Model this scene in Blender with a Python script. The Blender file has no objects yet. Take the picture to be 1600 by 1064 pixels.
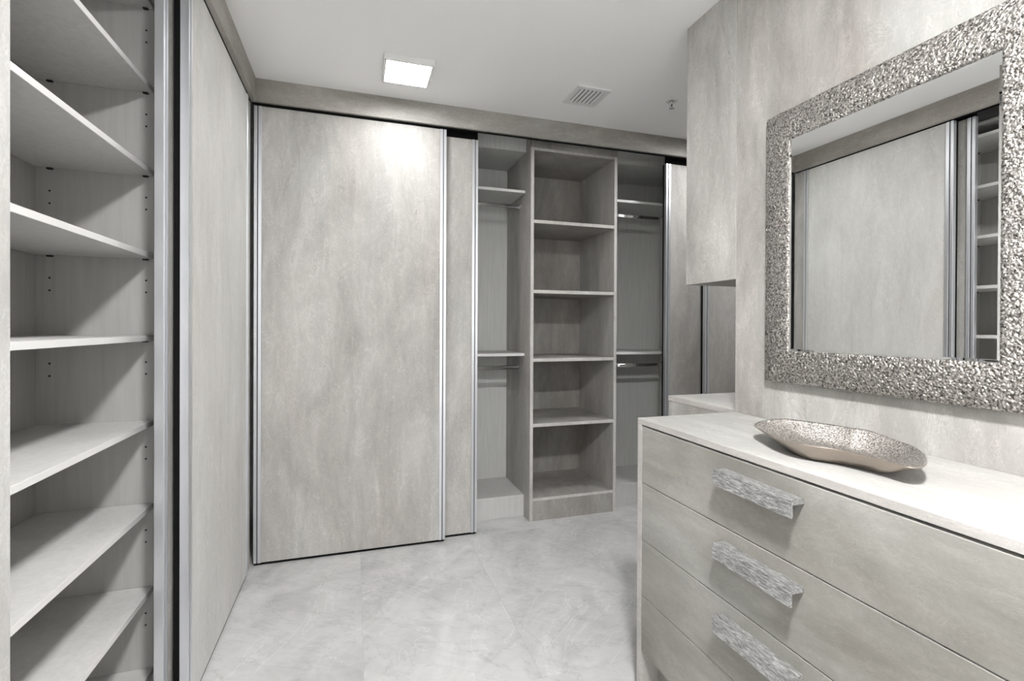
import bpy, bmesh, math, random
import numpy as np
from mathutils import Vector, Matrix, noise

# ------------------------------------------------------------------ camera, world, exposure
scene = bpy.context.scene
CZ = 1.24                                    # lens height above the floor
YAW, PITCH, ROLL = .3099, .0045, -.0045
cam_data = bpy.data.cameras.new('camera')
cam_data.sensor_width = 36.0
cam_data.lens = 768.8 / 1600 * 36.0
cam_data.shift_y = -(532 - 514.3) / 1600
cam_data.clip_start = 0.02
camera = bpy.data.objects.new('camera', cam_data)
scene.collection.objects.link(camera)
_f = Vector((math.sin(YAW) * math.cos(PITCH), math.cos(YAW) * math.cos(PITCH), -math.sin(PITCH)))
_r = Vector((math.cos(YAW), -math.sin(YAW), 0))
_d = _f.cross(_r)
_r2 = math.cos(ROLL) * _r + math.sin(ROLL) * _d
_d2 = -math.sin(ROLL) * _r + math.cos(ROLL) * _d
camera.matrix_world = Matrix(((_r2.x, -_d2.x, -_f.x, 0), (_r2.y, -_d2.y, -_f.y, 0), (_r2.z, -_d2.z, -_f.z, CZ), (0, 0, 0, 1)))
scene.camera = camera

world = bpy.data.worlds.new('world')
scene.world = world
world.use_nodes = True
world.node_tree.nodes['Background'].inputs[0].default_value = (.9, .92, 1, 1)
world.node_tree.nodes['Background'].inputs[1].default_value = 0.3

LAMP_FAR, LAMP_NEAR, LAMP_RIGHT = 37.0, 440.0, 74.0     # radiance of the LED panels
FILL = 13.0                               # watts of soft fill added behind the viewer, no opening there
EXPOSURE = 0.50
scene.view_settings.view_transform = 'Standard'
scene.view_settings.look = 'None'
scene.view_settings.gamma = 1
scene.view_settings.use_curve_mapping = False
scene.view_settings.exposure = EXPOSURE
try:
    scene.cycles.max_bounces = 10
    scene.cycles.diffuse_bounces = 7
    scene.cycles.glossy_bounces = 5
    scene.cycles.caustics_reflective = False
    scene.cycles.sample_clamp_indirect = 6
    scene.cycles.use_denoising = True
except Exception:
    pass

H = 2.5                                      # ceiling height
_a = bpy.data.lights.new('fill_light', 'AREA')  # unseen area light, added to brighten the room
_a.shape = 'RECTANGLE'
_a.size, _a.size_y = 1.3, 2.1
_a.energy = FILL
_a.color = (.97, .985, 1)
_o = bpy.data.objects.new('fill_light', _a)
scene.collection.objects.link(_o)
_o.location = (.42, -1.30, 1.15)
_o.rotation_euler = (math.radians(90), 0, 0)

# ------------------------------------------------------------------ materials
def new_mat(name):
    m = bpy.data.materials.new(name)
    m.use_nodes = True
    return m, m.node_tree.nodes, m.node_tree.links, m.node_tree.nodes['Principled BSDF']

def plain(name, col, rough=.5, metal=0.0, spec=.5):
    m, n, l, b = new_mat(name)
    b.inputs['Base Color'].default_value = (*col, 1)
    b.inputs['Roughness'].default_value = rough
    b.inputs['Metallic'].default_value = metal
    b.inputs['Specular IOR Level'].default_value = spec
    return m

def noise_node(n, l, vec, scale, detail, rough, dist, squash):
    mp = n.new('ShaderNodeMapping')
    mp.inputs['Scale'].default_value = squash
    l.new(vec, mp.inputs['Vector'])
    t = n.new('ShaderNodeTexNoise')
    t.inputs['Scale'].default_value = scale
    t.inputs['Detail'].default_value = detail
    t.inputs['Roughness'].default_value = rough
    t.inputs['Distortion'].default_value = dist
    l.new(mp.outputs[0], t.inputs['Vector'])
    return t.outputs['Fac']

def ramp(n, l, fac, stops):
    r = n.new('ShaderNodeValToRGB')
    e = r.color_ramp.elements
    while len(e) < len(stops):
        e.new(.5)
    for q, (p, c) in zip(e, stops):
        q.position = p
        q.color = (*c, 1) if isinstance(c, tuple) else (c, c, c, 1)
    l.new(fac, r.inputs[0])
    return r.outputs[0]

def mix(n, l, fac, a, b, mode='MIX'):
    m = n.new('ShaderNodeMix')
    m.data_type = 'RGBA'
    m.blend_type = mode
    if hasattr(fac, 'links'):
        l.new(fac, m.inputs[0])
    else:
        m.inputs[0].default_value = fac
    for s, v in ((m.inputs[6], a), (m.inputs[7], b)):
        if hasattr(v, 'links'):
            l.new(v, s)
        else:
            s.default_value = (*v, 1)
    return m.outputs[2]

def laminate(name, axis, dark, mid, light, off=(0, 0, 0), rough=.5, relief=.45, wear=1.0):
    """Stone-effect laminate with trowelled streaks that run along one axis."""
    m, n, l, b = new_mat(name)
    tc = n.new('ShaderNodeTexCoord')
    add = n.new('ShaderNodeVectorMath')
    add.operation = 'ADD'
    add.inputs[1].default_value = off
    l.new(tc.outputs['Object'], add.inputs[0])
    v = add.outputs[0]
    def sq(k, w=1.0):
        s = [w, w, w]
        s['xyz'.index(axis)] = k
        return s
    broad = noise_node(n, l, v, 3.4, 8, .62, .8, sq(.38))
    streak = noise_node(n, l, v, 13, 7, .66, .9, sq(.16))
    patch = noise_node(n, l, v, 9, 10, .70, 2.2, sq(.42))
    patch2 = noise_node(n, l, v, 26, 8, .72, 1.6, sq(.55))
    fine = noise_node(n, l, v, 240, 3, .6, 0, sq(.6))
    tint = noise_node(n, l, v, 3.2, 3, .5, .5, sq(.22))
    c = ramp(n, l, broad, [(.30, dark), (.50, mid), (.70, light)])
    s = ramp(n, l, streak, [(.30, .40), (.50, .5), (.70, .60)])
    c = mix(n, l, .55, c, s, 'OVERLAY')
    crack = ramp(n, l, patch, [(.0, .5), (.535, .5), (.56, .68), (.578, .38), (.60, .53), (1., .5)])
    c = mix(n, l, .62 * wear, c, crack, 'OVERLAY')
    pit = ramp(n, l, patch2, [(.0, .5), (.50, .5), (.56, .62), (.60, .42), (.66, .5), (1., .5)])
    c = mix(n, l, .45 * wear, c, pit, 'OVERLAY')
    fn = ramp(n, l, fine, [(.3, .42), (.7, .58)])
    c = mix(n, l, .3, c, fn, 'OVERLAY')
    tn = ramp(n, l, tint, [(.35, (.52, .50, .485)), (.65, (.49, .505, .495))])
    c = mix(n, l, .6, c, tn, 'OVERLAY')
    l.new(c, b.inputs['Base Color'])
    b.inputs['Roughness'].default_value = rough
    b.inputs['Specular IOR Level'].default_value = .4
    hgt = mix(n, l, .25, mix(n, l, .5, crack, pit), fn)
    bp = n.new('ShaderNodeBump')
    bp.inputs['Strength'].default_value = relief
    bp.inputs['Distance'].default_value = .003
    l.new(hgt, bp.inputs['Height'])
    l.new(bp.outputs[0], b.inputs['Normal'])
    return m

D_, M_, L_ = (.31, .298, .282), (.395, .384, .369), (.485, .476, .462)
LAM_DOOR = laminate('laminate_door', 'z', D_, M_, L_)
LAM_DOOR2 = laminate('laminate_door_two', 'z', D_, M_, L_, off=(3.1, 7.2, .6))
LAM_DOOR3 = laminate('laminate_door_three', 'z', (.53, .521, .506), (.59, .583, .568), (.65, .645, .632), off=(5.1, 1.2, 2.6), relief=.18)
LAM_WALL = laminate('laminate_wall', 'z', (.30, .288, .272), (.41, .40, .386), (.52, .512, .497), off=(1.3, 2.6, 4.0))
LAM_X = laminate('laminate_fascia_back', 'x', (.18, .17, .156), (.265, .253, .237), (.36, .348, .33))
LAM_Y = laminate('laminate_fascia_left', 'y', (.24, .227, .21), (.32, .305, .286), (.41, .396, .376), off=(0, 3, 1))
LAM_DRAWER = laminate('laminate_drawer', 'y', (.185, .177, .16), (.26, .253, .235), (.35, .344, .328), off=(2, 5.2, 3), relief=.25, wear=.55)
LAM_TOP = laminate('laminate_top', 'y', (.37, .363, .35), (.425, .418, .405), (.48, .474, .46), off=(4, .2, 3), rough=.42, relief=.08)
LAM_EDGE = laminate('laminate_edge', 'y', (.36, .345, .335), (.42, .402, .39), (.47, .452, .44), off=(4, .2, 7), relief=.06)
LAM_TOWER = laminate('laminate_tower', 'z', (.22, .21, .196), (.295, .284, .268), (.37, .36, .342), off=(.4, 4, 1), relief=.18)
LAM_EDGE_PALE = laminate('laminate_pale_edge', 'z', (.42, .41, .395), (.5, .49, .475), (.56, .55, .535), relief=.04)

def grained(name, col, rough=.55):
    m, n, l, b = new_mat(name)
    tc = n.new('ShaderNodeTexCoord')
    g = noise_node(n, l, tc.outputs['Object'], 60, 5, .6, .3, (1, 1, .06))
    c = ramp(n, l, g, [(.3, tuple(x * .92 for x in col)), (.7, tuple(min(1, x * 1.06) for x in col))])
    l.new(c, b.inputs['Base Color'])
    b.inputs['Roughness'].default_value = rough
    bp = n.new('ShaderNodeBump')
    bp.inputs['Strength'].default_value = .08
    bp.inputs['Distance'].default_value = .002
    l.new(g, bp.inputs['Height'])
    l.new(bp.outputs[0], b.inputs['Normal'])
    return m

CARCASS = grained('pale_grey_melamine', (.38, .375, .36))
CARCASS_BACK = grained('grey_melamine', (.56, .562, .545))
SHELF_A = grained('pale_shelf_melamine', (.58, .575, .56), .45)
EDGE_WHITE = plain('white_edge_band', (.68, .675, .66), .4)
CEIL = plain('ceiling_paint', (.90, .90, .897), .75)
PAINT = plain('wall_paint', (.8, .795, .785), .7)
BLACK = plain('black_brush_seal', (.006, .006, .006), .9, spec=.1)
DARKGAP = plain('dark_recess', (.008, .008, .008), .95, spec=.1)
ALU = plain('satin_aluminium', (.70, .71, .74), .34, .85)
ALU_GROOVE = plain('aluminium_groove', (.10, .10, .105), .5, .6)  # dark colour stands in for the shade inside the groove
CHROME = plain('chrome', (.86, .86, .86), .09, 1)
WHITE_METAL = plain('white_enamel', (.74, .74, .73), .4)
HOLE = plain('drilled_hole', (.012, .012, .012), .9)

def brushed(name):
    m, n, l, b = new_mat(name)
    tc = n.new('ShaderNodeTexCoord')
    a = noise_node(n, l, tc.outputs['Object'], 260, 7, .75, .8, (1, .16, 1))
    c = ramp(n, l, a, [(.36, (.13, .13, .13)), (.5, (.31, .31, .305)), (.62, (.62, .62, .61))])
    l.new(c, b.inputs['Base Color'])
    b.inputs['Metallic'].default_value = .45
    b.inputs['Roughness'].default_value = .38
    bp = n.new('ShaderNodeBump')
    bp.inputs['Strength'].default_value = .8
    bp.inputs['Distance'].default_value = .003
    l.new(a, bp.inputs['Height'])
    l.new(bp.outputs[0], b.inputs['Normal'])
    return m
HANDLE = brushed('etched_silver')

def hammered(name, lo, hi, scale, rough):
    m, n, l, b = new_mat(name)
    tc = n.new('ShaderNodeTexCoord')
    v = n.new('ShaderNodeTexVoronoi')
    v.inputs['Scale'].default_value = scale
    l.new(tc.outputs['Object'], v.inputs['Vector'])
    nz = noise_node(n, l, tc.outputs['Object'], scale * .9, 4, .7, 0, (1, 1, 1))
    c = ramp(n, l, nz, [(.38, lo), (.62, hi)])  # crevice shade is put into the colour: low spots darker
    l.new(c, b.inputs['Base Color'])
    b.inputs['Metallic'].default_value = .9
    b.inputs['Roughness'].default_value = rough
    mth = n.new('ShaderNodeMath')
    mth.operation = 'SUBTRACT'
    l.new(nz, mth.inputs[0])
    l.new(v.outputs['Distance'], mth.inputs[1])
    bp = n.new('ShaderNodeBump')
    bp.inputs['Strength'].default_value = .7
    bp.inputs['Distance'].default_value = .003
    l.new(mth.outputs[0], bp.inputs['Height'])
    l.new(bp.outputs[0], b.inputs['Normal'])
    return m
FRAME_M = hammered('hammered_pewter', (.07, .062, .055), (.72, .69, .66), 190, .33)
DISH_IN = hammered('hammered_champagne', (.17, .152, .134), (.92, .88, .83), 270, .32)
DISH_OUT = plain('champagne_metal', (.38, .33, .285), .36, .85)
MIRROR = plain('mirror_silver', (.93, .94, .935), .0, 1)

def marble():
    m, n, l, b = new_mat('polished_marble_tile')
    tc = n.new('ShaderNodeTexCoord')
    oi = n.new('ShaderNodeObjectInfo')
    mul = n.new('ShaderNodeVectorMath')
    mul.operation = 'MULTIPLY_ADD'
    l.new(oi.outputs['Random'], mul.inputs[0])
    mul.inputs[1].default_value = (23, 31, 7)
    l.new(tc.outputs['Object'], mul.inputs[2])
    rot = n.new('ShaderNodeMapping')
    rot.inputs['Rotation'].default_value = (0, 0, .6)
    l.new(mul.outputs[0], rot.inputs['Vector'])
    v = rot.outputs[0]
    cloud = noise_node(n, l, v, 3.2, 8, .62, 1.0, (1, .6, 1))
    vein = noise_node(n, l, v, 1.9, 5, .55, 1.7, (1, .6, 1))
    vein2 = noise_node(n, l, v, 3.1, 6, .6, 1.4, (.7, 1, 1))
    streak = noise_node(n, l, v, 22, 6, .65, .6, (.35, 1, 1))
    c = ramp(n, l, cloud, [(.30, (.41, .41, .407)), (.5, (.52, .52, .516)), (.70, (.60, .60, .596))])
    w = ramp(n, l, vein, [(.0, .5), (.493, .5), (.50, .60), (.507, .5), (1, .5)])
    d = ramp(n, l, vein2, [(.0, .5), (.46, .5), (.486, .46), (.496, .37), (.503, .5), (1, .5)])
    s = ramp(n, l, streak, [(.3, .43), (.7, .57)])
    c = mix(n, l, .65, c, w, 'OVERLAY')
    c = mix(n, l, .5, c, d, 'OVERLAY')
    c = mix(n, l, .5, c, s, 'OVERLAY')
    l.new(c, b.inputs['Base Color'])
    b.inputs['Roughness'].default_value = .22
    b.inputs['Specular IOR Level'].default_value = .5
    return m
MARBLE = marble()
GROUT = plain('tile_joint', (.50, .50, .49), .7)

def emitter(name, strength):
    m, n, l, b = new_mat(name)
    n.remove(b)
    e = n.new('ShaderNodeEmission')
    e.inputs[0].default_value = (.99, .985, .985, 1)
    e.inputs[1].default_value = strength
    l.new(e.outputs[0], n['Material Output'].inputs[0])
    return m

# ------------------------------------------------------------------ helpers
C = scene.collection

def root(name, label, cat, loc, group=None, kind=None):
    o = bpy.data.objects.new(name, None)
    o.empty_display_size = .05
    C.objects.link(o)
    o.location = loc
    o['label'] = label
    if cat:
        o['category'] = cat
    if group:
        o['group'] = group
    if kind:
        o['kind'] = kind
    return o

def origin(o):
    v = Vector((0, 0, 0))
    while o is not None:
        v += o.location
        o = o.parent
    return v

def link(name, me, mats, parent=None, **props):
    o = bpy.data.objects.new(name, me)
    C.objects.link(o)
    for m in (mats if isinstance(mats, (list, tuple)) else [mats]):
        me.materials.append(m)
    if parent is not None:
        o.parent = parent
    for k, v in props.items():
        o[k] = v
    return o

class MB:
    """Collects boxes and prisms in world coordinates, then makes one mesh."""
    def __init__(s):
        s.bm = bmesh.new()
    def box(s, x0, x1, y0, y1, z0, z1, mi=0, bev=.0008, faces=None):
        b = bmesh.new()
        bmesh.ops.create_cube(b, size=1)
        for v in b.verts:
            v.co = Vector(((x0 + x1) / 2 + v.co.x * (x1 - x0), (y0 + y1) / 2 + v.co.y * (y1 - y0), (z0 + z1) / 2 + v.co.z * (z1 - z0)))
        for f in b.faces:
            f.material_index = mi
            if faces:
                nrm = f.normal
                for ax, k in faces.items():
                    i = 'xyz'.index(ax[1])
                    sg = 1 if ax[0] == '+' else -1
                    if nrm[i] * sg > .9:
                        f.material_index = k
        if bev:
            bmesh.ops.bevel(b, geom=b.edges[:], offset=bev, segments=1, affect='EDGES')
        s._add(b)
        return s
    def prism(s, pts, axis, a0, a1, mi=0):
        """Extrude a closed outline of (u, v) pairs along an axis."""
        b = bmesh.new()
        def P(u, v, a):
            return {'x': (a, u, v), 'y': (u, a, v), 'z': (u, v, a)}[axis]
        A = [b.verts.new(P(u, v, a0)) for u, v in pts]
        B = [b.verts.new(P(u, v, a1)) for u, v in pts]
        k = len(pts)
        b.faces.new(A)
        b.faces.new(B[::-1])
        for i in range(k):
            b.faces.new((A[i], B[i], B[(i + 1) % k], A[(i + 1) % k]))
        bmesh.ops.recalc_face_normals(b, faces=b.faces[:])
        for f in b.faces:
            f.material_index = mi
        s._add(b)
        return s
    def lathe(s, prof, c, seg=32, mi=0, smooth=True):
        """prof: (radius, z) pairs spun about the vertical through c."""
        b = bmesh.new()
        rings = []
        for r, z in prof:
            rings.append([b.verts.new((c[0] + r * math.cos(t * 2 * math.pi / seg), c[1] + r * math.sin(t * 2 * math.pi / seg), c[2] + z)) for t in range(seg)])
        for R0, R1 in zip(rings, rings[1:]):
            for i in range(seg):
                b.faces.new((R0[i], R0[(i + 1) % seg], R1[(i + 1) % seg], R1[i]))
        b.faces.new(rings[0])
        b.faces.new(rings[-1][::-1])
        bmesh.ops.recalc_face_normals(b, faces=b.faces[:])
        for f in b.faces:
            f.material_index = mi
            f.smooth = smooth and len(f.verts) == 4
        s._add(b)
        return s
    def _add(s, b):
        me = bpy.data.meshes.new('tmp')
        b.to_mesh(me)
        b.free()
        s.bm.from_mesh(me)
        bpy.data.meshes.remove(me)
    def build(s, name, mats, parent=None, **props):
        me = bpy.data.meshes.new(name)
        if parent is not None:
            off = origin(parent)
            for v in s.bm.verts:
                v.co -= off
        s.bm.to_mesh(me)
        s.bm.free()
        return link(name, me, mats, parent, **props)

def box(name, mats, parent, x0, x1, y0, y1, z0, z1, bev=.0008, faces=None, **props):
    return MB().box(x0, x1, y0, y1, z0, z1, 0, bev, faces).build(name, mats, parent, **props)

# ------------------------------------------------------------------ the room
XL, XR, YB, YN = -1.0, 3.32, 3.50, -1.35
floor = box('floor', GROUT, None, XL - .05, XR + .05, YN - .05, YB + .05, -.05, -.0012, 0, kind='structure', label='polished pale grey marble tile floor')
box('ceiling', CEIL, None, XL - .05, XR + .05, YN - .05, YB + .05, H, H + .05, 0, kind='structure', label='plain white painted ceiling')
# floor tiles 603 x 1210 mm, hairline joints; cut to the room
tx = [.035 + .603 * k for k in range(-2, 7)]
ty = [1.617 + 1.22 * k for k in range(-3, 3)]
tile_cache = {}
for i in range(len(tx) - 1):
    for j in range(len(ty) - 1):
        x0, x1 = max(tx[i], XL), min(tx[i + 1], XR)
        y0, y1 = max(ty[j], YN), min(ty[j + 1], YB)
        if x1 - x0 < .02 or y1 - y0 < .02:
            continue
        w, d = round(x1 - x0, 4), round(y1 - y0, 4)
        if (w, d) not in tile_cache:
            me = bpy.data.meshes.new('tile')
            b = bmesh.new()
            bmesh.ops.create_cube(b, size=1)
            for v in b.verts:
                v.co = Vector((v.co.x * (w - .0012), v.co.y * (d - .0012), v.co.z * .008 - .004))
            bmesh.ops.bevel(b, geom=[e for e in b.edges if all(v.co.z > -.001 for v in e.verts)], offset=.0006, segments=1, affect='EDGES')
            b.to_mesh(me)
            b.free()
            me.materials.append(MARBLE)
            tile_cache[(w, d)] = me
        o = bpy.data.objects.new('tile', tile_cache[(w, d)])
        C.objects.link(o)
        o.parent = floor
        o.location = ((x0 + x1) / 2, (y0 + y1) / 2, 0)

box('wall_left', PAINT, None, XL - .05, XL, YN, YB, 0, H, 0, kind='structure', label='plain wall behind the left wardrobe')
box('wall_back', PAINT, None, XL - .05, XR + .05, YB, YB + .05, 0, H, 0, kind='structure', label='plain wall behind the back wardrobe')
box('wall_front', PAINT, None, XL - .05, XR + .05, YN - .05, YN, 0, H, 0, kind='structure', label='plain white wall behind the viewer')
box('wall_far_right', PAINT, None, XR, XR + .05, YN, YB, 0, H, 0, kind='structure', label='plain wall at the right end of the room')
XC = 1.333                                   # face of the clad wall with the mirror
Y_END = 1.471
box('wall_right', LAM_WALL, None, XC, 1.93, YN, Y_END, 0, H, .0006, kind='structure', label='grey stone-effect clad wall that carries the mirror')

# fascias (pelmets) over the sliding doors
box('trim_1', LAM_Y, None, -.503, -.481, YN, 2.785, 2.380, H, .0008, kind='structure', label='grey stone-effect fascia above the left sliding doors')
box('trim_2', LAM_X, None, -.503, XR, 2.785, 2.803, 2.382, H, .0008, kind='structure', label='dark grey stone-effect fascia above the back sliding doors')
MB().box(-.640, -.503, YN, 2.80, 2.445, H).box(-.520, -.504, YN, 2.79, 2.376, 2.40).build('trim_3', BLACK, None, kind='structure', label='black top track of the left sliding doors')
MB().box(-.50, XR, 2.832, 2.925, 2.445, H).box(-.50, XR, 2.803, 2.813, 2.376, 2.40).build('trim_4', BLACK, None, kind='structure', label='black top track of the back sliding doors')
# corner post between the two runs of doors
MB().box(-.525, -.508, 2.722, 2.80, .0, 2.378).build('trim_5', LAM_DOOR2, None, kind='structure', label='narrow dark corner post between the left and back doors')

# ------------------------------------------------------------------ sliding doors
def profile(t, v0, v1, d0, dirn, axis, z0, z1, name='edge_profile'):
    """Aluminium edge profile: outer flange, groove, inner flange. v0 is the outer edge, v1 the panel side."""
    w = v1 - v0
    m = MB()
    def bx(a, b, p, q, mi):
        lo, hi = sorted((v0 + w * a, v0 + w * b))
        f0, f1 = sorted((d0 + dirn * p, d0 + dirn * q))
        if axis == 'y':
            m.box(f0, f1, lo, hi, z0, z1, mi, .0006)
        else:
            m.box(lo, hi, f0, f1, z0, z1, mi, .0006)
    bx(0, .40, 0, .024, 0)
    bx(.40, .56, .0045, .022, 1)
    bx(.56, 1.0, -.001, .022, 0)
    return m.build(name, [ALU, ALU_GROOVE], t)

def sliding_door(label, plane, dirn, axis, a0, a1, mat, z0=.014, z1=2.372, top=.07, seal=(0, 1), group=None):
    """plane: the room-side face; dirn: +1/-1 the way into the wardrobe; a0..a1 the span along the wall."""
    mid = (a0 + a1) / 2
    loc = (plane, mid, 0) if axis == 'y' else (mid, plane, 0)
    t = root('sliding_door', label, 'sliding door', loc, group, 'thing')
    def bx(name, mats, s0, s1, p, q, za, zb, bev=.0006):
        f0, f1 = sorted((plane + dirn * p, plane + dirn * q))
        if axis == 'y':
            return box(name, mats, t, f0, f1, s0, s1, za, zb, bev)
        return box(name, mats, t, s0, s1, f0, f1, za, zb, bev)
    fw = .036
    bx('door_panel', mat, a0 + fw, a1 - fw, .003, .021, z0, z1)
    profile(t, a0, a0 + fw, plane, dirn, axis, z0 - .001, z1)
    profile(t, a1, a1 - fw, plane, dirn, axis, z0 - .001, z1)
    bx('bottom_seal', BLACK, a0 + .004, a1 - .004, .006, .018, .003, z0 - .0015, 0)
    bx('top_rail', BLACK, a0 + .002, a1 - .002, .004, .020, z1, z1 + top, 0)
    for k in seal:
        s0, s1 = (a0 + .001, a0 + .012) if k == 0 else (a1 - .012, a1 - .001)
        bx('edge_seal', BLACK, s0, s1, .0245, .040, z0, z1, 0)
    return t

DG_L, DG_B = 'sliding doors of the left wardrobe', 'sliding doors of the back wardrobe'
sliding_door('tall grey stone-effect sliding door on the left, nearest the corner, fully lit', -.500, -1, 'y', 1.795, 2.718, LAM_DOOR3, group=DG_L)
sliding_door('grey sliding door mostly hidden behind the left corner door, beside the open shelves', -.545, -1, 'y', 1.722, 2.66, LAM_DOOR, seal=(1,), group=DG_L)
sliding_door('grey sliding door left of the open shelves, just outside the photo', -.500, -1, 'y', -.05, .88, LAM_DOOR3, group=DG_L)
sliding_door('wide grey stone-effect sliding door on the back wall, leftmost, fully visible', 2.813, 1, 'x', -.494, .501, LAM_DOOR, group=DG_B)
sliding_door('grey sliding door showing as a narrow strip left of the open hanging space', 2.860, 1, 'x', -.27, .700, LAM_DOOR2, z1=2.352, top=.085, group=DG_B)
sliding_door('grey sliding door on the back wall, right of the open shelf tower', 2.860, 1, 'x', 2.008, 2.96, LAM_DOOR2, z1=2.352, top=.085, group=DG_B)
sliding_door('grey sliding door furthest right on the back wall, seen under the upper cabinet', 2.813, 1, 'x', 2.292, 3.25, LAM_DOOR, group=DG_B)

# ------------------------------------------------------------------ open shelves behind the left doors
def shelf_bay(label, ya, yb, thick_near):
    t = root('shelving_unit', label, 'shelving unit', (-.79, (ya + yb) / 2, 0))
    xf, xb = -.630, -.944
    box('side_panel', [CARCASS, EDGE_WHITE], t, xb, xf, yb, yb + .018, 0, 2.36, faces={'+x': 1})
    box('side_panel', [LAM_EDGE_PALE, CARCASS], t, xb, xf, ya - thick_near, ya, 0, 2.36, faces={'+y': 1})
    box('back_panel', CARCASS, t, xb - .008, xb, ya - thick_near, yb + .018, 0, 2.36, 0)
    box('top_board', CARCASS, t, xb, xf, ya, yb, 2.342, 2.36)
    box('plinth', [CARCASS, EDGE_WHITE], t, xf - .03, xf - .014, ya, yb, 0, .092)
    box('bottom_board', [SHELF_A, EDGE_WHITE], t, xb, xf, ya, yb, .092, .110, faces={'+x': 1})
    tops = [1.054, .779, .507, .235, -.033, -.312, -.586, -.860]
    holes = MB()
    for z in tops:
        z += CZ
        s = box('shelf', [SHELF_A, EDGE_WHITE], t, xb + .002, xf, ya + .0015, yb - .0015, z - .0175, z, faces={'+x': 1})
        for px_ in (-.905, -.652):
            for yy, sg in ((yb, -1), (ya, 1)):
                box('shelf_pin', HOLE, s, px_ - .007, px_ + .007, min(yy, yy + sg * .010), max(yy, yy + sg * .010), z - .0225, z - .018, 0)
        box('edge_cap', HOLE, s, xf - .012, xf - .0005, yb - .0014, yb - .0002, z - .017, z - .001, 0)
        for dz in (-.088, -.127):
            for px_ in (-.908, -.652):
                for yy, sg in ((yb, -1), (ya, 1)):
                    pts = [(px_ + .0032 * math.cos(a * math.pi / 4), z + dz + .0032 * math.sin(a * math.pi / 4)) for a in range(8)]
                    holes.prism(pts, 'y', min(yy, yy + sg * .0004), max(yy, yy + sg * .0004))
    holes.build('peg_holes', HOLE, t, kind='stuff')
    return t
shelf_bay('open pale grey shelving unit with eight white-edged shelves at the left', 1.195, 1.906, .045)

# ------------------------------------------------------------------ tower of shelves in the back wardrobe
def tower():
    t = root('shelf_tower', 'tall dark stone-effect open shelf tower standing in the middle of the back wardrobe', 'shelf tower', (1.375, 3.2, 0))
    x0, x1, yf, yb = 1.064, 1.682, 2.942, 3.470
    box('side_panel', [LAM_DOOR2, LAM_EDGE_PALE], t, x0, x0 + .022, yf, yb, 0, H - .002, faces={'-y': 1})
    box('side_panel', [LAM_DOOR2, LAM_EDGE_PALE], t, x1 - .022, x1, yf, yb, 0, H - .002, faces={'-y': 1})
    xi0, xi1 = x0 + .022, x1 - .022
    box('back_panel', LAM_TOWER, t, xi0, xi1, yb, yb + .01, 0, H - .01, 0)
    box('top_board', [LAM_TOWER, LAM_EDGE_PALE], t, xi0, xi1, yf, yb, 2.365, 2.383, faces={'-y': 1})
    box('header_panel', LAM_TOWER, t, x0, x1, yf - .002, yf + .016, 2.383, H - .002)
    for z in (.685, .238, -.200, -.618):
        box('shelf', [LAM_TOWER, LAM_EDGE_PALE], t, xi0, xi1, yf + .001, yb, CZ + z - .022, CZ + z, faces={'-y': 1})
    box('bottom_board', [LAM_TOWER, LAM_EDGE_PALE], t, xi0, xi1, yf + .001, yb, .126, .146, faces={'-y': 1})
    box('plinth', LAM_TOWER, t, xi0, xi1, yf + .002, yf + .020, 0, .1255)
    return t
tower()

# ------------------------------------------------------------------ hanging spaces left and right of the tower
def hanging_unit(label, x0, x1, sides):
    t = root('hanging_wardrobe', label, 'wardrobe', ((x0 + x1) / 2, 3.25, 0))
    yf, yb = 3.050, 3.450
    box('back_panel', CARCASS_BACK, t, x0, x1, yb, yb + .01, 0, 2.45, 0)
    box('top_board', CARCASS_BACK, t, x0, x1, yf, yb, 2.380, 2.398)
    box('header_panel', CARCASS_BACK, t, x0, x1, yf - .016, yf - .0005, 2.380, H - .002)
    for s in sides:
        a, b = (x0, x0 + .018) if s < 0 else (x1 - .018, x1)
        box('side_panel', CARCASS_BACK, t, a, b, yf, yb, 0, 2.38)
    i0 = x0 + (.018 if -1 in sides else 0)
    i1 = x1 - (.018 if 1 in sides else 0)
    for z in (.895, -.172):
        box('shelf', [CARCASS_BACK, EDGE_WHITE], t, i0, i1, yf, yb, CZ + z - .018, CZ + z, faces={'-y': 1})
    for z in (.808, -.272):
        pts = []
        for k in range(20):
            a = k * math.pi / 10
            pts.append((3.146 + .0075 * math.cos(a), CZ + z + (.007 if math.sin(a) > 0 else -.007) + .0075 * math.sin(a)))
        r = MB().prism(pts, 'x', i0 + .002, i1 - .002).build('hanging_rail', CHROME, t)
        for p in r.data.polygons:
            p.use_smooth = len(p.vertices) == 4
        for xx in (i0 + .0005, i1 - .0075):
            pt2 = [(3.146 + (u - 3.146) * 1.45, CZ + z + (v - CZ - z) * 1.3) for u, v in pts]
            MB().prism(pt2, 'x', xx, xx + .007).build('rail_bracket', CHROME, r)
    box('bottom_board', [SHELF_A, EDGE_WHITE], t, i0, i1, yf, yb, .122, .140)
    box('plinth', SHELF_A, t, i0, i1, yf + .001, yf + .017, 0, .1215)
    return t
hanging_unit('open grey hanging space with two chrome rails, left of the dark shelf tower', .02, 1.0635, (-1,))
hanging_unit('open grey hanging space with two chrome rails, right of the dark shelf tower', 1.6825, 2.385, (1,))

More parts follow.
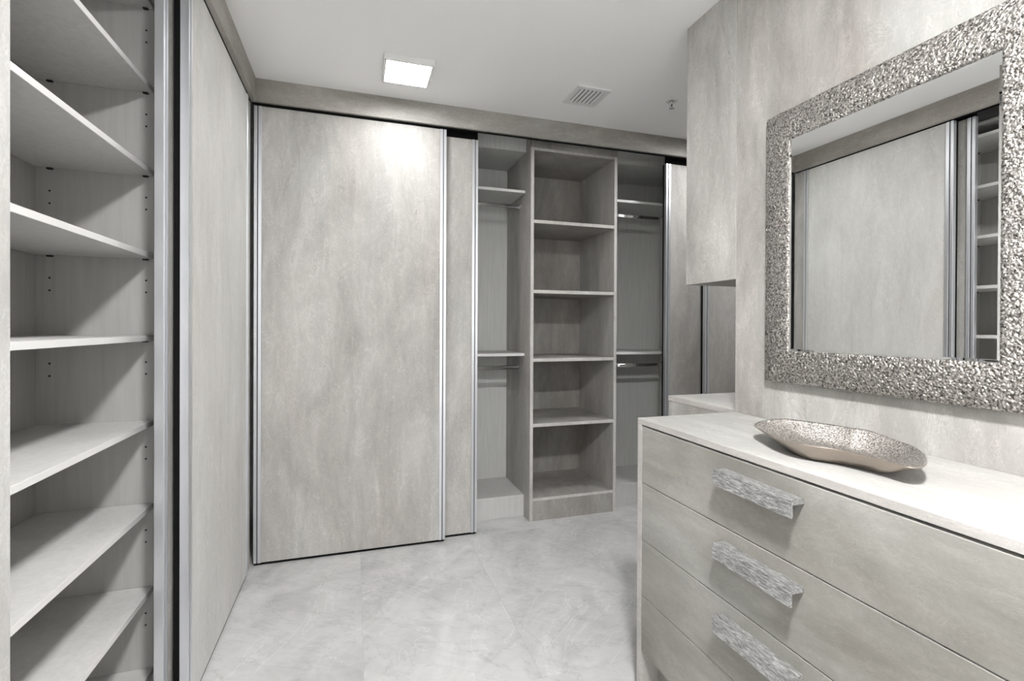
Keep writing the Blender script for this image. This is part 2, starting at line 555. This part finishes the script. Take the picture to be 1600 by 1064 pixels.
# ------------------------------------------------------------------ dresser
def dresser():
    y0, y1, x0, x1 = .400, 1.469, .923, 1.332
    t = root('dresser', 'grey stone-effect dresser with silver bar handles below the hammered mirror', 'dresser', ((x0 + x1) / 2, (y0 + y1) / 2, 0))
    zt = CZ - .308
    box('top', [LAM_TOP, LAM_EDGE], t, x0, x1, y0, y1, zt - .019, zt, faces={'-x': 1, '+y': 1, '-y': 1})
    box('side_panel', [LAM_DOOR2, LAM_EDGE], t, x0, x1, y1 - .026, y1 - .0005, 0, zt - .0192, faces={'-x': 1})
    box('side_panel', [LAM_DOOR2, LAM_EDGE], t, x0, x1, y0 + .0005, y0 + .026, 0, zt - .0192, faces={'-x': 1})
    a, b = y0 + .028, y1 - .028
    box('inner_carcass', DARKGAP, t, x0 + .024, x1 - .01, y0 + .027, y1 - .027, .148, zt - .021, 0)  # near-black colour stands in for shade behind the drawer gaps
    box('plinth', LAM_TOWER, t, x0 + .070, x0 + .088, y0 + .027, y1 - .027, 0, .150)
    lines = [-.3335, -.5225, -.7135, -.9015, -1.0895]
    for k in range(4):
        z1_, z0_ = CZ + lines[k] - (.0015 if k else 0), CZ + lines[k + 1] + .0015
        d = box('drawer', [LAM_DRAWER, LAM_EDGE_PALE], t, x0 + .001, x0 + .020, a, b, z0_, z1_, .0012, faces={'+z': 1})
        zh = CZ + lines[k] - .0345
        if k == 0:
            zh = CZ - .3665
        p, q = x0 - .0365, x0 + .0009
        hm = MB()
        pts = [(q, zh), (p, zh), (p, zh - .040), (p + .0055, zh - .040), (p + .0055, zh - .012), (q, zh - .012)]
        hm.prism(pts, 'y', .815, 1.055)
        hm.build('handle', HANDLE, d)
    return t
dresser()

# ------------------------------------------------------------------ low cabinet and upper cabinet past the end of the clad wall
def low_cabinet():
    y0, y1, x0, x1 = Y_END + .0015, 1.875, XC, 1.93
    t = root('low_cabinet', 'low grey cabinet with a pale top standing past the end of the clad wall', 'cabinet', ((x0 + x1) / 2, (y0 + y1) / 2, 0))
    zt = CZ - .302
    box('top', [LAM_TOP, LAM_EDGE], t, x0, x1, y0, y1, zt - .022, zt, faces={'-x': 1, '+y': 1})
    box('side_panel', LAM_DOOR2, t, x0 + .002, x1, y1 - .02, y1 - .001, 0, zt - .0225)
    box('front_panel', LAM_DOOR2, t, x0 + .002, x0 + .02, y0, y1 - .0205, .08, zt - .0225)
    box('back_panel', LAM_DOOR2, t, x1 - .018, x1, y0, y1 - .0205, .0, zt - .0225)
    box('plinth', DARKGAP, t, x0 + .05, x0 + .065, y0, y1 - .0205, 0, .0795)
low_cabinet()

def upper_cabinet():
    y0, y1, x0, x1 = Y_END + .0015, 1.757, XC, 1.93
    t = root('upper_cabinet', 'narrow grey stone-effect upper cabinet hung up to the ceiling above the low cabinet', 'cabinet', ((x0 + x1) / 2, (y0 + y1) / 2, CZ + .18))
    z0 = CZ + .180
    box('bottom_board', LAM_TOWER, t, x0 + .0185, x1, y0, y1 - .0185, z0, z0 + .018)
    box('front_panel', LAM_WALL, t, x0, x0 + .018, y0, y1, z0, H - .001)
    box('side_panel', LAM_WALL, t, x0 + .0185, x1, y1 - .018, y1, z0, H - .001)
    box('back_panel', LAM_WALL, t, x1 - .018, x1, y0, y1 - .0185, z0 + .0185, H - .001)
upper_cabinet()

# ------------------------------------------------------------------ hammered mirror
def mirror():
    yo0, yo1, zo0, zo1 = .572, 1.311, CZ - .175, CZ + .695
    fw = .104
    t = root('mirror', 'large wall mirror in a wide hammered silver frame above the dresser', 'mirror', (XC, (yo0 + yo1) / 2, zo0))
    off = origin(t)
    # profile across the frame: (distance in from the outer edge, height off the wall)
    step = .0026
    prof = [(0, .001), (0, .012), (.0, .022)]
    for k in range(1, 41):
        u = k / 40 * (fw - .006)
        prof.append((u, .024 + .0135 * math.sin(min(1, u / fw * 1.05) * math.pi * .62) ** .8))
    prof += [(fw - .002, prof[-1][1] - .001), (fw, prof[-1][1] - .003), (fw, .020)]
    def side(p, q, inw):
        """one mitred side from outer corner p to q; inw = inward direction (y, z)."""
        py, pz = p
        qy, qz = q
        L = math.hypot(qy - py, qz - pz)
        ty_, tz_ = (qy - py) / L, (qz - pz) / L
        nseg = int(L / step)
        verts, faces = [], []
        for i in range(nseg + 1):
            for (u, h) in prof:
                s0, s1 = u, L - u
                s = s0 + (s1 - s0) * i / nseg
                yy = py + ty_ * s + inw[0] * u
                zz = pz + tz_ * s + inw[1] * u
                hh = h
                if .0005 < u < fw - .0005 or h > .018:
                    f = noise.voronoi(Vector((yy * 165, zz * 165, 1.7)))[0]
                    hh += (.45 - f[0]) * .0040 + noise.noise(Vector((yy * 420, zz * 420, 3))) * .0006
                    j = noise.noise(Vector((yy * 230, zz * 230, 9))) * .0012
                    if u < .004:
                        yy += inw[0] * abs(j)
                        zz += inw[1] * abs(j)
                verts.append((XC - hh - off.x, yy - off.y, zz - off.z))
        k = len(prof)
        for i in range(nseg):
            for j in range(k - 1):
                a = i * k + j
                faces.append((a, a + 1, a + k + 1, a + k))
        me = bpy.data.meshes.new('frame_side')
        me.from_pydata(verts, [], faces)
        bm = bmesh.new()
        bm.from_mesh(me)
        bmesh.ops.recalc_face_normals(bm, faces=bm.faces[:])
        bm.faces.ensure_lookup_table()
        if sum(f.normal.x for f in bm.faces) > 0:
            bmesh.ops.reverse_faces(bm, faces=bm.faces[:])
        bm.to_mesh(me)
        bm.free()
        for p_ in me.polygons:
            p_.use_smooth = True
        link('frame_side', me, FRAME_M, t)
    side((yo0, zo0), (yo1, zo0), (0, 1))
    side((yo1, zo0), (yo1, zo1), (-1, 0))
    side((yo1, zo1), (yo0, zo1), (0, -1))
    side((yo0, zo1), (yo0, zo0), (1, 0))
    a0, a1, b0, b1 = yo0 + fw - .003, yo1 - fw + .003, zo0 + fw - .003, zo1 - fw + .003
    bw = .009
    def gx(y, d):                            # the glass hangs about a third of a degree off the wall
        return XC - .0325 - .006 * (y - .94) + d
    V = [(gx(y, .0010), y, z) for y, z in ((a0, b0), (a1, b0), (a1, b1), (a0, b1))]
    V += [(gx(y, 0), y, z) for y, z in ((a0 + bw, b0 + bw), (a1 - bw, b0 + bw), (a1 - bw, b1 - bw), (a0 + bw, b1 - bw))]
    V += [(gx(y, .005), y, z) for y, z in ((a0, b0), (a1, b0), (a1, b1), (a0, b1))]
    V = [(x - off.x, y - off.y, z - off.z) for x, y, z in V]
    me = bpy.data.meshes.new('mirror_glass')
    me.from_pydata(V, [], [(4, 7, 6, 5), (0, 4, 5, 1), (1, 5, 6, 2), (2, 6, 7, 3), (3, 7, 4, 0), (0, 1, 9, 8), (1, 2, 10, 9), (2, 3, 11, 10), (3, 0, 8, 11), (8, 9, 10, 11)])
    link('mirror_glass', me, MIRROR, t)
    box('backing', DARKGAP, t, XC - .0260, XC - .0005, yo0 + .01, yo1 - .01, zo0 + .01, zo1 - .01, 0)
mirror()

# ------------------------------------------------------------------ dish
def dish():
    zt = CZ - .308
    # wavy rim: (x, y, height above the dresser top) in metres
    R = [(1.0566, 1.0936, 0.04),
         (1.1145, 1.1119, 0.046),
         (1.1683, 1.0992, 0.05),
         (1.2001, 1.0501, 0.05),
         (1.224, 0.9872, 0.05),
         (1.2236, 0.9339, 0.052),
         (1.2301, 0.9105, 0.053),
         (1.2268, 0.8715, 0.05),
         (1.2139, 0.8225, 0.046),
         (1.1931, 0.7729, 0.044),
         (1.1514, 0.7257, 0.043),
         (1.1004, 0.6876, 0.042),
         (1.0527, 0.6667, 0.04),
         (1.0273, 0.6743, 0.04),
         (1.028, 0.7171, 0.04),
         (1.0235, 0.7667, 0.041),
         (1.0151, 0.8107, 0.042),
         (0.9936, 0.8475, 0.042),
         (0.9781, 0.8841, 0.042),
         (0.9838, 0.9421, 0.041),
         (1.0102, 1.0076, 0.04)]
    P = [Vector((x, y, zt + h)) for x, y, h in R]
    n = len(P)
    rim = []
    SUB = 10
    for i in range(n):
        p0, p1, p2, p3 = P[i - 1], P[i], P[(i + 1) % n], P[(i + 2) % n]
        for k in range(SUB):
            s = k / SUB
            rim.append(.5 * ((2 * p1) + (p2 - p0) * s + (2 * p0 - 5 * p1 + 4 * p2 - p3) * s * s + (3 * p1 - p0 - 3 * p2 + p3) * s ** 3))
    # base outline lies on the dresser
    cx = sum(p.x for p in rim) / len(rim)
    cy = sum(p.y for p in rim) / len(rim)
    c = Vector((cx - .004, cy, 0))
    t = root('decorative_dish', 'long boat-shaped hammered silver dish lying on the dresser top', 'dish', (c.x, c.y, zt))
    off = origin(t)
    N = len(rim)
    rings = 46
    def shell(lift, hammer, flip, name, mat):
        verts, faces = [], []
        for r in range(rings + 1):
            s = r / rings
            for p in rim:
                g = s if s < .35 else s
                hh = (p.z - zt)
                wx = abs(p.x - c.x) / max(1e-6, math.hypot(p.x - c.x, p.y - c.y))
                fl = .42 + .24 * wx
                prof = 0 if s < fl else ((s - fl) / (1 - fl)) ** 1.6
                q = Vector((c.x + (p.x - c.x) * s, c.y + (p.y - c.y) * s, 0))
                z = zt + lift + (hh - lift * (1 if flip else 0)) * prof if not flip else zt + lift + (hh - lift) * prof
                if hammer and s < .995:
                    f = noise.voronoi(Vector((q.x * 330, q.y * 330, z * 330)))[0]
                    z += (f[0] - .4) * .0008
                verts.append((q.x - off.x, q.y - off.y, z - off.z))
        for r in range(rings):
            for i in range(N):
                a, b_ = r * N + i, r * N + (i + 1) % N
                f = (a, b_, b_ + N, a + N)
                faces.append(f)
        return verts, faces
    vi, fi = shell(.0052, True, True, '', None)
    vo, fo = shell(.0005, False, False, '', None)
    # the outer skin is a touch smaller at the rim, joined to the inner skin
    k = len(vi)
    verts = vi + vo
    faces = [tuple(reversed(f)) if True else f for f in fi] + [tuple(i + k for i in f) for f in fo]
    a0 = rings * N
    for i in range(N):
        j = (i + 1) % N
        faces.append((a0 + i, a0 + j, k + a0 + j, k + a0 + i))
    # drop the outer rim so that the lip has thickness
    for i in range(N):
        x, y, z = verts[k + a0 + i]
        verts[k + a0 + i] = (x, y, z - .0028)
        for r in range(rings - 6, rings):
            x, y, z = verts[k + r * N + i]
            verts[k + r * N + i] = (x, y, max(.0005, z - .0028 * (r - rings + 6) / 6))
    me = bpy.data.meshes.new('bowl')
    me.from_pydata(verts, [], faces)
    bm = bmesh.new()
    bm.from_mesh(me)
    bmesh.ops.remove_doubles(bm, verts=bm.verts[:], dist=.00002)
    bmesh.ops.recalc_face_normals(bm, faces=bm.faces[:])
    bm.to_mesh(me)
    bm.free()
    o = link('bowl', me, [DISH_IN, DISH_OUT], t)
    for p in me.polygons:
        p.use_smooth = True
        if p.normal.z < 0.05:
            p.material_index = 1
    return t
dish()

# ------------------------------------------------------------------ ceiling fittings
def ceiling_light(label, x, y, power, s=.232):
    t = root('ceiling_light', label, 'ceiling light', (x, y, H), 'square surface-mounted LED panels')
    h = s / 2
    m = MB()
    zb = H - .030
    m.box(x - h, x - h + .012, y - h, y + h, zb, H - .0005)
    m.box(x + h - .012, x + h, y - h, y + h, zb, H - .0005)
    m.box(x - h + .012, x + h - .012, y - h, y - h + .012, zb, H - .0005)
    m.box(x - h + .012, x + h - .012, y + h - .012, y + h, zb, H - .0005)
    m.build('housing', WHITE_METAL, t)
    box('diffuser', emitter('led_diffuser', power), t, x - h + .0125, x + h - .0125, y - h + .0125, y + h - .0125, zb + .002, zb + .006, 0)
ceiling_light('square LED ceiling light in view, above the leftmost back door', .243, 2.452, LAMP_FAR)
ceiling_light('square LED ceiling light overhead between dresser and open shelves, outside the photo', .25, .10, LAMP_NEAR)
ceiling_light('square LED ceiling light at the right end, hidden behind the upper cabinet', 2.30, 2.30, LAMP_RIGHT)

def vent():
    x0, x1, y0, y1 = 1.103, 1.297, 2.333, 2.538
    t = root('ceiling_vent', 'small white louvred air vent in the ceiling above the shelf tower', 'vent', ((x0 + x1) / 2, (y0 + y1) / 2, H))
    z0 = H - .008
    w = .026
    m = MB()
    m.box(x0, x1, y0, y0 + w, z0, H - .0003).box(x0, x1, y1 - w, y1, z0, H - .0003)
    m.box(x0, x0 + w, y0 + w, y1 - w, z0, H - .0003).box(x1 - w, x1, y0 + w, y1 - w, z0, H - .0003)
    m.build('frame', WHITE_METAL, t)
    box('duct_opening', DARKGAP, t, x0 + w, x1 - w, y0 + w, y1 - w, H - .0012, H - .0003, 0)  # flat near-black sheet; the duct's inner shade is its colour
    k = 6
    a, b = x0 + w, x1 - w
    for i in range(k):
        c = a + (i + .5) * (b - a) / k
        pts = [(c + .0072, H - .0098), (c + .0065, H - .0110), (c - .0068, H - .0054), (c - .0061, H - .0042)]
        MB().prism(pts, 'y', y0 + w, y1 - w).build('slat', WHITE_METAL, t)
vent()

def sprinkler():
    x, y = 1.672, 2.335
    t = root('sprinkler_head', 'small white fire sprinkler head on the ceiling beside the upper cabinet', 'sprinkler', (x, y, H))
    MB().lathe([(.036, -.0003), (.036, -.003), (.030, -.0065), (.020, -.007), (.018, -.004), (.010, -.004)], (x, y, H)).build('escutcheon', WHITE_METAL, t)
    m = MB().lathe([(.009, -.004), (.009, -.016), (.006, -.018)], (x, y, H), 20)
    for s in (-1, 1):
        m.prism([(x + s * .0085, H - .015), (x + s * .0115, H - .026), (x + s * .004, H - .040), (x + s * .0015, H - .040), (x + s * .009, H - .026), (x + s * .006, H - .015)], 'y', y - .0015, y + .0015)
    m.build('body', CHROME, t)
    MB().lathe([(.0024, -.018), (.0032, -.026), (.0024, -.038)], (x, y, H), 12).build('bulb', HOLE, t)
    m = MB().lathe([(.004, -.038), (.004, -.042), (.015, -.042), (.015, -.0434), (.003, -.0434)], (x, y, H), 20)
    m.build('deflector', CHROME, t)
sprinkler()
